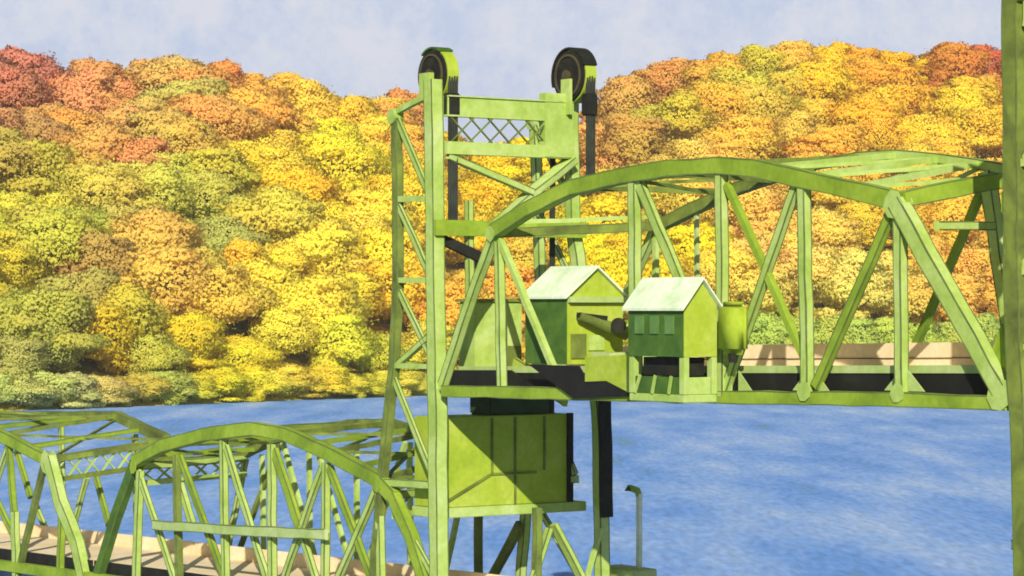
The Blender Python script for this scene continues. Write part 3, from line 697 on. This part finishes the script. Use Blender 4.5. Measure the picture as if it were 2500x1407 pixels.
def tree(px, Y, ht, row, col, color=None, wid=1.0, group='trees on the far hillside', label=None):
    global count
    X = (px - CX) / F * Y
    z = terrain(X, Y)
    k = ht / 17.0
    mid = HY - (z + ht * .6 - EYE) * F / Y
    c = color or palette(px, mid)
    c = [min(255, max(0, v + rnd.uniform(-5, 5))) for v in c]
    cm, tm = PROTO[rnd.randrange(len(PROTO))]
    e = bpy.data.objects.new('tree', None); C.objects.link(e); e.location = (X, Y, z - (1.7 if ht < 9.5 else .3))
    sz_ = 'tall' if ht > 18.5 else ('low' if ht < 14 else 'medium')
    where = 'right edge' if False else None
    tag(e, label or f"{sz_} {cname(c)} tree, {ordn(col)} from the left in bluff row {row} above the river", 'tree', group)
    rz = rnd.uniform(0, 6.28)
    for nm, me in (('crown', cm), ('trunk', tm)):
        o = bpy.data.objects.new(nm, me); C.objects.link(o); o.parent = e
        o.rotation_euler = (0, 0, rz); o.scale = (k * wid, k * wid, k)
        if nm == 'crown':
            l = [v ** .74 for v in lin(c)]; gy = c[0] > c[1]; o.color = (min(.97, l[0] * GAIN * (1 if gy else 1.15)), min(.97, l[1] * GAIN * (1.02 if gy else 1)), min(.97, l[2] * 1.1 + .035 * l[0]), 1)
    count += 1
ROWS = 11
for row in range(ROWS):
    t = (row / (ROWS - 1)) ** 1.0
    sp = 112 if row < ROWS - 1 else 78
    n = int(2720 / sp); col = 0
    for i in range(n):
        px = -90 + i * sp + (row % 2) * sp * .5 + rnd.uniform(-22, 22)
        low = interp(RIDGE, px) > 330
        if low and row in (3, 6, 8): continue
        if 1560 < px < 2440 and row == 0: continue
        Y = interp(SHORE, px) + 6 + t * (DEPTH - 8) + rnd.uniform(-14, 14)
        ht = rnd.uniform(15, 23)
        if row == ROWS - 1: Y = interp(SHORE, px) + DEPTH - 3; ht = rnd.uniform(14, 17.5)
        if row == 0: ht = rnd.uniform(10, 18); Y = interp(SHORE, px) + rnd.uniform(6, 16)
        col += 1
        tree(px, Y, ht, row + 1, col)
# low shrubs at the waterline left of the tower
for i in range(24):
    px = -60 + i * 45 + rnd.uniform(-8, 8)
    c = palette(px, 900) if px > 300 else [v + rnd.uniform(-10, 10) for v in (185, 195, 90)]
    tree(px, interp(SHORE, px) + .5, rnd.uniform(6.5, 9), 0, i, color=c, wid=1.25, group='shrubs along the left waterline',
         label=f"low bushy shrub on the far waterline, {ordn(i + 1)} from the left edge")
# green willows along the right-hand shore
for i in range(13):
    px = 1560 + i * 76 + rnd.uniform(-14, 14)
    tree(px, interp(SHORE, px) + 4, rnd.uniform(15.6, 17.6), 0, i, color=(158, 190, 62), wid=1.0, group='green trees along the right shore',
         label=f"leaf green shoreline tree seen through the raised truss, {ordn(i + 1)} of its row from the left")
# the wood carries on beyond both picture edges as one unbroken mass
import numpy as np
lo = [crown_mesh(s_, 17, 24, n=1500, leaf=1.9) for s_ in (11, 12, 13)]
arr = [np.array([v.co[:] for v in m_.vertices]) for m_ in lo]
for m_ in lo: bpy.data.meshes.remove(m_)
for side, p0, p1, colr in ((0, -780, -150, (.78, .52, .10, 1)), (1, 2700, 3300, (.84, .62, .12, 1))):
    vv = []
    for row in range(10):
        px = p0 + rnd.uniform(0, 60)
        while px < p1:
            Y = interp(SHORE, px) + 8 + row / 9 * (DEPTH - 10) + rnd.uniform(-8, 8); X = (px - CX) / F * Y
            a_ = arr[rnd.randrange(3)] * rnd.uniform(.85, 1.3); th = rnd.uniform(0, 6.28); c_, s__ = math.cos(th), math.sin(th)
            vv.append(np.stack([a_[:, 0] * c_ - a_[:, 1] * s__ + X, a_[:, 0] * s__ + a_[:, 1] * c_ + Y, a_[:, 2] + terrain(X, Y) - .5], 1)); px += 105
    V = np.concatenate(vv); nq = len(V) // 4
    me = bpy.data.meshes.new('distant_wood'); me.from_pydata(V.tolist(), [], np.arange(nq * 4).reshape(-1, 4).tolist()); me.materials.append(M['leaf'])
    o = bpy.data.objects.new('distant_wood', me); C.objects.link(o); o.color = colr
    tag(o, kind='stuff')

# ------------------------------------------------------------------ thin haze added to lift darks and soften the foliage
hz = bpy.data.materials.new('softening veil'); hz.use_nodes = True; nt = hz.node_tree; nt.nodes.clear()
ho = N(nt, 'ShaderNodeOutputMaterial'); hv = N(nt, 'ShaderNodeVolumePrincipled'); hv.inputs['Color'].default_value = (.97, .95, .90, 1); hv.inputs['Density'].default_value = .00008
L(nt, hv.outputs[0], ho.inputs['Volume'])
bm = bmesh.new(); bmesh.ops.create_cube(bm, size=1); bm.transform(Matrix.Translation((0, 2500, 75)) @ Matrix.Diagonal((6100, 7100, 166, 1)))
tag(finish('added_haze', bm, hz), kind='stuff')
